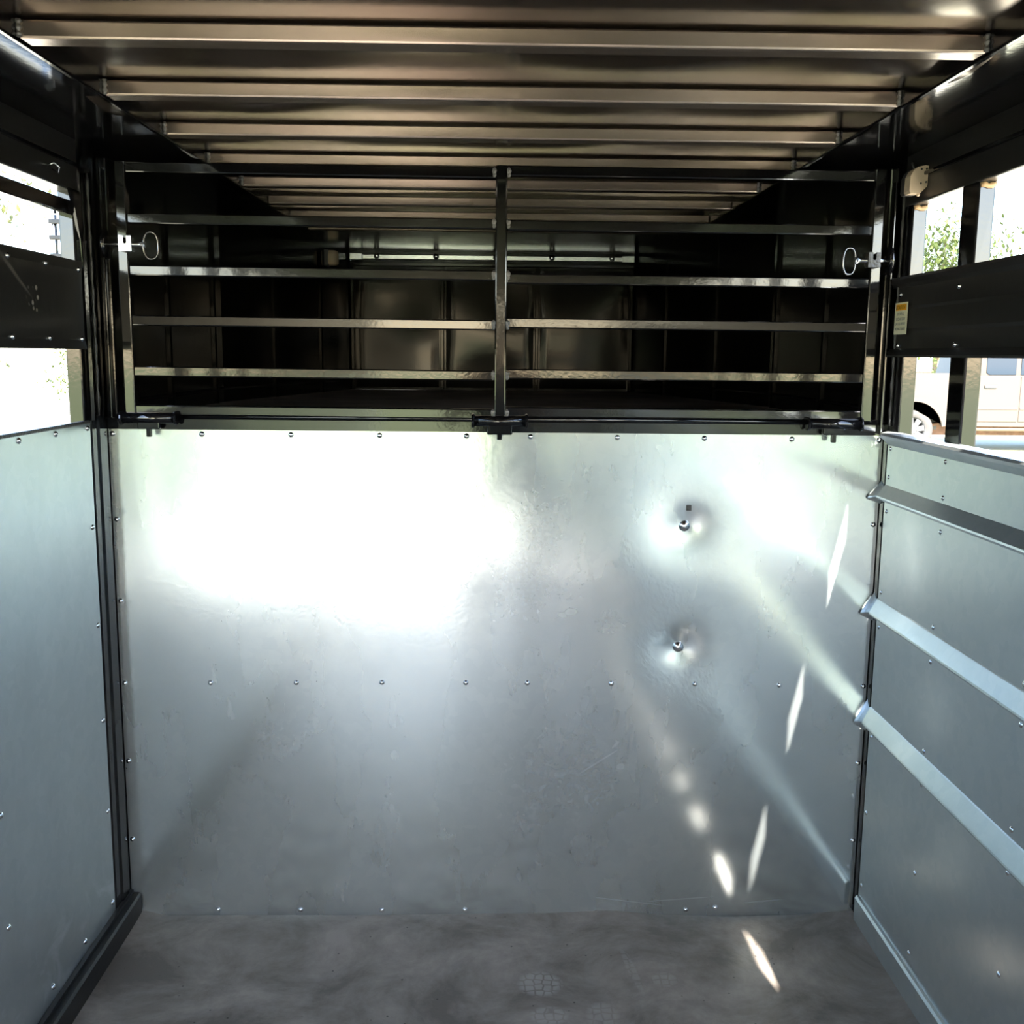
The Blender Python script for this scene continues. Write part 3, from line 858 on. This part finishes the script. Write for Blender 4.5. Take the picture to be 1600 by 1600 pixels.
# wire tie and loose cable at the left header corner
tube('wire_loop', [(XL + .001, 2.20, 1.795), (XL + .012, 2.205, 1.80), (XL + .020, 2.21, 1.792), (XL + .016, 2.215, 1.783), (XL + .001, 2.22, 1.79)], .002, 'zinc', wl, 8)

# nose lamp
nl = empty('nose_lamp', (-.70, 4.52, 1.80))
tag(nl, 'small pale lamp on the tapered nose wall behind the gate', 'lamp')
bm = bmesh.new()
bm_lathe(bm, [(.020, 0), (.030, .006), (.030, .045), (.026, .058), (.014, .062)], 16, 'Z', (-.705, 4.53, 1.790)); mesh_obj('lens', bm, 'lamp_white', nl, smooth=True)
box('lamp_base', (-.735, 4.50, 1.785), (-.715, 4.56, 1.855), 'dark_plastic', nl, .004)

# ---------------------------------------------------------------- rear doorway and the person taking the picture
rg = empty('rear_gate', (.62, REAR, 0))
tag(rg, 'closed right leaf of the rear gate, mirrored in the bulkhead sheet', 'gate')
GX0, GX1 = .26, XR - .01
for lo, hi in (((GX0, REAR - .04, .02), (GX0 + .04, REAR, 1.74)), ((GX1 - .04, REAR - .04, .02), (GX1, REAR, 1.74))):
    box('stile', lo, hi, 'black', rg, .004)
for z in (.02, .62, 1.20, 1.42, 1.70):
    box('rail', (GX0 + .04, REAR - .038, z), (GX1 - .04, REAR - .002, z + .04), 'black', rg, .004)
box('gate_sheet', (GX0 + .01, REAR - .001, .03), (GX1 - .01, REAR + .002, 1.22), 'galv_right', rg, 0)
box('slat', (GX0 + .01, REAR - .001, 1.44), (GX1 - .01, REAR + .002, 1.60), 'black_panel', rg, 0)
tr_ = box('trim_1', (XL - .04, REAR - .06, 1.762), (XR + .04, REAR, 1.915), 'black', None, .006)
tag(tr_, 'black header beam over the open rear doorway behind the viewer', kind='structure')

def skin_obj(name, chains, mat, parent, sub=2):
    """chains: list of lists of (x, y, z, rx, ry); a point given twice is the same joint"""
    idx, co, rad, ed = {}, [], [], []
    for ch in chains:
        prev = None
        for p in ch:
            k = tuple(round(c, 4) for c in p[:3])
            if k not in idx:
                idx[k] = len(co); co.append(p[:3]); rad.append((p[3], p[4] if len(p) > 4 else p[3]))
            if prev is not None and prev != idx[k]: ed.append((prev, idx[k]))
            prev = idx[k]
    me = bpy.data.meshes.new(name); me.from_pydata(co, ed, []); me.update()
    o = bpy.data.objects.new(name, me); C.objects.link(o)
    md = o.modifiers.new('skin', 'SKIN'); md.use_smooth_shade = True
    if not me.skin_vertices: me.attributes  # layer is made by the modifier
    for i, sv in enumerate(me.skin_vertices[0].data):
        sv.radius = rad[i]; sv.use_root = (i == 0)
    ss = o.modifiers.new('smooth', 'SUBSURF'); ss.levels = sub; ss.render_levels = sub
    me.materials.append(M[mat])
    if parent is not None: attach(o, parent)
    return o
M['skin'] = simple('skin', (0.50, 0.32, 0.23), 0.5, var=.08, vscale=20)
M['shirt'] = simple('grey_shirt_cloth', (0.22, 0.23, 0.25), 0.85, bump=.2, bscale=60, var=.1)
M['jeans'] = simple('blue_jeans_cloth', (0.06, 0.08, 0.13), 0.9, bump=.2, bscale=80, var=.15)
M['hair'] = simple('brown_hair', (0.06, 0.04, 0.025), 0.6, bump=.4, bscale=90)
M['boot'] = simple('brown_leather_boot', (0.10, 0.06, 0.035), 0.6, var=.2)
PX, PY = .03, -.50
person = empty('person', (PX, PY, 0))
tag(person, 'person in grey shirt and jeans standing behind the camera, arms raised', 'person')
P_ = lambda dx, dy, z, r, r2=None: (PX + dx, PY + dy, z, r, r2 if r2 else r)
pel, wai, che, sho, nck, hd = P_(0, 0, .84, .13, .10), P_(0, 0, .98, .125, .095), P_(0, 0, 1.14, .145, .10), P_(0, 0, 1.28, .10, .075), P_(0, .01, 1.355, .050), P_(0, .02, 1.40, .052)
head = [hd, P_(0, .03, 1.455, .068, .080), P_(0, .028, 1.52, .078, .092), P_(0, .02, 1.585, .062, .078)]
chains = [[pel, wai, che, sho, nck] + head]
for sd in (-1, 1):
    chains.append([pel, P_(sd * .09, 0, .78, .088), P_(sd * .105, .01, .62, .078), P_(sd * .11, .015, .44, .056), P_(sd * .11, -.005, .30, .054), P_(sd * .11, -.01, .10, .038), P_(sd * .115, .06, .05, .036), P_(sd * .12, .13, .035, .03)])
    hx = -.03 + sd * .055                     # hands meet round the phone
    wr_ = P_(hx + sd * .012, .345, 1.345, .026)
    chains.append([sho, P_(sd * .15, 0, 1.275, .058), P_(sd * .22, .05, 1.15, .045), P_(sd * .25 - .02, .13, 1.06, .038), P_(hx + sd * .06, .25, 1.22, .035), wr_, P_(hx, .370, 1.385, .024, .034)])
    pal = P_(hx, .370, 1.385, .024, .034)
    for f in range(4):
        z = 1.365 + .019 * f
        L_ = (.9, 1.05, 1.1, 1.0)[f]
        chains.append([pal, P_(hx - sd * .002, .392, z + .004, .009), P_(hx - sd * .018 * L_, .402, z + .008, .0085), P_(hx - sd * .034 * L_, .398, z + .010, .0078)])
    chains.append([pal, P_(hx - sd * .018, .365, 1.392, .011), P_(hx - sd * .036, .368, 1.405, .009)])
skin_obj('body', chains, 'skin', person)
sh = [[P_(0, 0, .76, .185, .150), P_(0, 0, .86, .172, .138), P_(0, 0, .98, .155, .125), P_(0, 0, 1.14, .165, .118), P_(0, 0, 1.285, .115, .088), P_(0, .008, 1.33, .066)]]
for sd in (-1, 1): sh.append([P_(0, 0, 1.285, .115, .088), P_(sd * .155, 0, 1.275, .070), P_(sd * .225, .05, 1.15, .058), P_(sd * .235, .09, 1.10, .056)])
skin_obj('shirt', sh, 'shirt', person)
tj = [[P_(0, 0, .93, .138, .105), P_(0, 0, .83, .148, .115)]]
for sd in (-1, 1): tj.append([P_(0, 0, .83, .148, .115), P_(sd * .092, 0, .77, .098), P_(sd * .106, .01, .62, .088), P_(sd * .11, .015, .44, .068), P_(sd * .11, -.005, .28, .066), P_(sd * .11, -.01, .09, .062)])
skin_obj('trousers', tj, 'jeans', person)
for sd in (-1, 1):
    skin_obj('boot', [[P_(sd * .11, -.02, .12, .052), P_(sd * .11, -.02, .052, .050), P_(sd * .115, .07, .046, .044), P_(sd * .12, .16, .042, .038)]], 'boot', person)
skin_obj('hair', [[P_(0, -.035, 1.42, .045, .03), P_(0, -.035, 1.50, .078, .065), P_(0, -.005, 1.585, .078, .085), P_(0, .035, 1.625, .05, .05)]], 'hair', person)
for sd in (-1, 1):
    bm = bmesh.new(); bmesh.ops.create_icosphere(bm, subdivisions=2, radius=.012)
    bmesh.ops.translate(bm, verts=bm.verts, vec=(PX + sd * .031, PY + .110, 1.515)); mesh_obj('eye', bm, 'dark_plastic', person, smooth=True)
    skin_obj('ear', [[P_(sd * .078, .01, 1.49, .008, .014), P_(sd * .088, .005, 1.515, .008, .016), P_(sd * .084, .005, 1.535, .006, .010)]], 'skin', person, 1)
skin_obj('nose', [[P_(0, .110, 1.525, .008), P_(0, .128, 1.485, .013, .012)]], 'skin', person, 1)
skin_obj('mouth', [[P_(-.020, .106, 1.452, .005), P_(0, .114, 1.453, .008), P_(.020, .106, 1.452, .005)]], 'red', person, 1)

# ---------------------------------------------------------------- pickup truck outside to the right
TX, TY = 8.30, 20.2            # rear wheel centre
truck = empty('pickup_truck', (TX + 1.8, TY + .9, ZG))
tag(truck, 'pale silver crew cab pickup parked outside beyond the slats on the right', 'truck')
WR = .42
def arc(cx, cz, r, a0, a1, n=12):
    return [(cx + r * math.cos(math.radians(a0 + (a1 - a0) * i / n)), cz + r * math.sin(math.radians(a0 + (a1 - a0) * i / n))) for i in range(n + 1)]
zc = ZG + WR
WB = 3.75
zb = .09
def poly_extrude(name, prof, y0, y1, mat, parent=None, bev=0):
    bm = bmesh.new(); bm_extrude(bm, prof, 1, y0, y1)
    bmesh.ops.triangulate(bm, faces=[f for f in bm.faces if len(f.verts) > 4])
    return mesh_obj(name, bm, mat, parent)
# bed side with arch
bed = [(TX - 1.35, zb + .12)] + [(TX - .62, zb + .06)] + arc(TX, zc, .58, 170, 10) + [(TX + .62, zb), (TX + 1.06, zb), (TX + 1.06, 1.13), (TX - 1.35, 1.13)]
poly_extrude('bed', bed, TY, TY + .10, 'paint_truck', truck)
poly_extrude('bed_far_side', bed, TY + 1.80, TY + 1.90, 'paint_truck', truck)
box('bed_floor', (TX - 1.33, TY + .1, .62), (TX + 1.06, TY + 1.8, .68), 'paint_truck', truck, 0)
box('tailgate', (TX - 1.36, TY + .1, .40), (TX - 1.28, TY + 1.8, 1.12), 'paint_truck', truck, .01)
box('rear_bumper', (TX - 1.58, TY + .02, .08), (TX - 1.36, TY + 1.88, .28), 'alloy', truck, .03)
box('tail_lamp', (TX - 1.365, TY - .01, .62), (TX - 1.27, TY + .09, 1.05), 'red', truck, .01)
fl = poly_extrude('wheel_flare', arc(TX, zc, .66, 170, 8, 16) + arc(TX, zc, .57, 8, 170, 16), TY - .035, TY + .02, 'paint_truck', truck)
poly_extrude('wheel_flare', arc(TX + WB, zc, .66, 172, 8, 16) + arc(TX + WB, zc, .57, 8, 172, 16), TY - .035, TY + .02, 'paint_truck', truck)
# cab lower body
cab = [(TX + 1.10, zb), (TX + WB - .62, zb)] + arc(TX + WB, zc, .58, 170, 10) + [(TX + WB + .62, zb + .05), (TX + WB + .95, zb + .12), (TX + WB + .98, .95), (TX + WB + .80, 1.06), (TX + 3.05, 1.10), (TX + 1.10, 1.09)]
poly_extrude('cab_body', cab, TY, TY + 1.90, 'paint_truck', truck)
box('underbody', (TX - 1.2, TY + .45, -.12), (TX + WB + .6, TY + 1.45, .12), 'under', truck, .02)
box('wheel_well', (TX - .6, TY + .30, .0), (TX + .6, TY + .34, .62), 'dark_plastic', truck, 0)
tube('leaf_spring', [(TX - .7, TY + .28, .18), (TX, TY + .28, -.02), (TX + .75, TY + .28, .16)], .035, 'under', truck, 8)
gh = [(TX + 1.14, 1.08), (TX + 3.05, 1.09), (TX + 2.45, 1.66), (TX + 2.2, 1.70), (TX + 1.45, 1.70), (TX + 1.26, 1.64)]
poly_extrude('cab_roof', gh, TY + .10, TY + 1.80, 'paint_truck', truck)
poly_extrude('window', [(TX + 1.49, 1.105), (TX + 2.02, 1.11), (TX + 2.02, 1.60), (TX + 1.50, 1.60), (TX + 1.43, 1.50), (TX + 1.43, 1.15)], TY + .085, TY + .12, 'glass', truck)
poly_extrude('window', [(TX + 2.12, 1.11), (TX + 2.90, 1.12), (TX + 2.42, 1.60), (TX + 2.12, 1.60)], TY + .085, TY + .12, 'glass', truck)
for xa, xb in ((TX + 1.18, TX + 2.06), (TX + 2.085, TX + 3.0)):
    dr = box('door', (xa, TY - .014, zb + .09), (xb, TY + .01, 1.085), 'paint_truck', truck, .012)
    box('door_handle', (xa + .18, TY - .045, .845), (xa + .42, TY - .016, .905), 'alloy', dr, .012)
    box('handle_cup', (xa + .20, TY - .018, .825), (xa + .40, TY - .0145, .862), 'dark_plastic', dr, 0)
    box('body_moulding', (xa + .01, TY - .024, .42), (xb - .01, TY - .012, .47), 'paint_truck', dr, .004)
box('running_board', (TX + 1.0, TY - .06, .0), (TX + 3.0, TY + .08, .06), 'truck_flare', truck, .015)
box('mirror', (TX + 2.75, TY - .22, 1.18), (TX + 2.87, TY - .02, 1.42), 'dark_plastic', truck, .03)
def wheel(x, y0, s):
    bm = bmesh.new()
    bm_lathe(bm, [(.27, 0), (.30, -.01), (.385, -.012), (.41, .01), (.42, .05), (.42, .21), (.405, .25), (.27, .26), (.27, 0)], 36, 'Y', (x, y0, zc), cap=False)
    t = mesh_obj('tyre', bm, 'rubber', truck, smooth=True)
    bm = bmesh.new(); bm_lathe(bm, [(.272, -.004), (.262, .004), (.245, .03), (.235, .06), (.235, .20), (.05, .21)], 32, 'Y', (x, y0, zc), cap=False)
    r_ = mesh_obj('rim', bm, 'alloy', truck, smooth=True)
    bm = bmesh.new(); bm_lathe(bm, [(.06, -.002), (.085, .008), (.09, .03)], 20, 'Y', (x, y0, zc)); mesh_obj('hub_cap', bm, 'alloy', r_, smooth=True)
    for k in range(8):
        a = 2 * math.pi * k / 8 + .2
        d = Vector((math.cos(a), 0, math.sin(a))); n = Vector((-d.z, 0, d.x))
        bm = bmesh.new()
        c = Vector((x, y0, zc))
        P = [c + d * .07 - n * .04, c + d * .07 + n * .04, c + d * .24 + n * .055, c + d * .24 - n * .055]
        lo = [bm.verts.new(p + Vector((0, .008, 0))) for p in P]; hi = [bm.verts.new(p + Vector((0, .04, 0))) for p in P]
        bm.faces.new(lo); bm.faces.new(hi)
        for i in range(4): bm.faces.new((lo[i], lo[(i + 1) % 4], hi[(i + 1) % 4], hi[i]))
        mesh_obj('spoke', bm, 'alloy', r_)
for x in (TX, TX + WB):
    wheel(x, TY + .02, 1); wheel(x, TY + 1.62, -1)

# ---------------------------------------------------------------- trees outside
def tree(label, x, y, h, rad, z0, leaf, seed, n=2600, group=None):
    rnd = random.Random(seed)
    t = empty('tree', (x, y, ZG))
    tag(t, label, 'tree', group)
    bm = bmesh.new()
    lean = Vector((rnd.uniform(-.3, .3), rnd.uniform(-.3, .3), 0))
    tp = [Vector((x, y, ZG - .1)) + lean * (k / 5) ** 2 + Vector((rnd.uniform(-.05, .05), rnd.uniform(-.05, .05), k / 5 * (h * .8))) for k in range(6)]
    bm_tube(bm, tp, [.16 * (1 - .14 * k) * h / 5 for k in range(6)], 9)
    centers = []
    for k in range(11):
        a = rnd.uniform(0, 6.28); b0 = tp[2 + k % 3]
        e = Vector((x + math.cos(a) * rad * rnd.uniform(.45, .95), y + math.sin(a) * rad * rnd.uniform(.45, .95), ZG + z0 + (h - z0) * rnd.uniform(.1, .9)))
        mid = (b0 + e) / 2 + Vector((0, 0, .25))
        bm_tube(bm, [b0, mid, e], [.05 * h / 5, .035 * h / 5, .012 * h / 5], 6)
        centers.append(e)
    centers.append(Vector((x, y, ZG + h * .85)))
    mesh_obj('trunk', bm, 'bark', t, smooth=True)
    bm = bmesh.new()
    for i in range(n):
        c = rnd.choice(centers)
        d = Vector((rnd.gauss(0, 1), rnd.gauss(0, 1), rnd.gauss(0, .8))) * rad * .24
        p = c + d
        if p.z < ZG + .3: continue
        s = rnd.uniform(.05, .11) * (h / 5) ** .3
        q = Matrix.Rotation(rnd.uniform(0, 6.28), 3, 'Z') @ Matrix.Rotation(rnd.uniform(-1.2, 1.2), 3, 'X')
        P = [p + q @ Vector(v) * s for v in ((-.5, 0, 0), (0, -1.1, .15), (.5, 0, 0), (0, 1.1, .1))]
        bm.faces.new([bm.verts.new(v) for v in P])
    me = bpy.data.meshes.new('foliage'); bm.to_mesh(me); bm.free(); me.materials.append(M[leaf])
    o = bpy.data.objects.new('foliage', me); C.objects.link(o); attach(o, t)
    o['kind'] = 'stuff'
tree('loose leafy tree behind the pickup, seen between the two black posts', 13.2, 30.5, 5.4, 2.4, 1.4, 'leaf', 3, 5200)
tree('pale leafy tree at the frame edge beyond the second black post', 19.2, 36.5, 4.8, 2.2, 1.2, 'leaf2', 8, 4200)
tree('tall leafy tree seen through the slot above the slat panel on the left', -13.4, 24.0, 6.0, 2.4, 1.5, 'leaf2', 5, 5200)
tree('leafy tree low at the left frame edge beyond the slot', -20.4, 28.5, 5.0, 2.3, 1.2, 'leaf', 13, 4200)
tree('small bushy tree behind the left corner post beyond the lower slot', -11.6, 31.0, 2.2, 1.3, .3, 'leaf', 17, 2600)
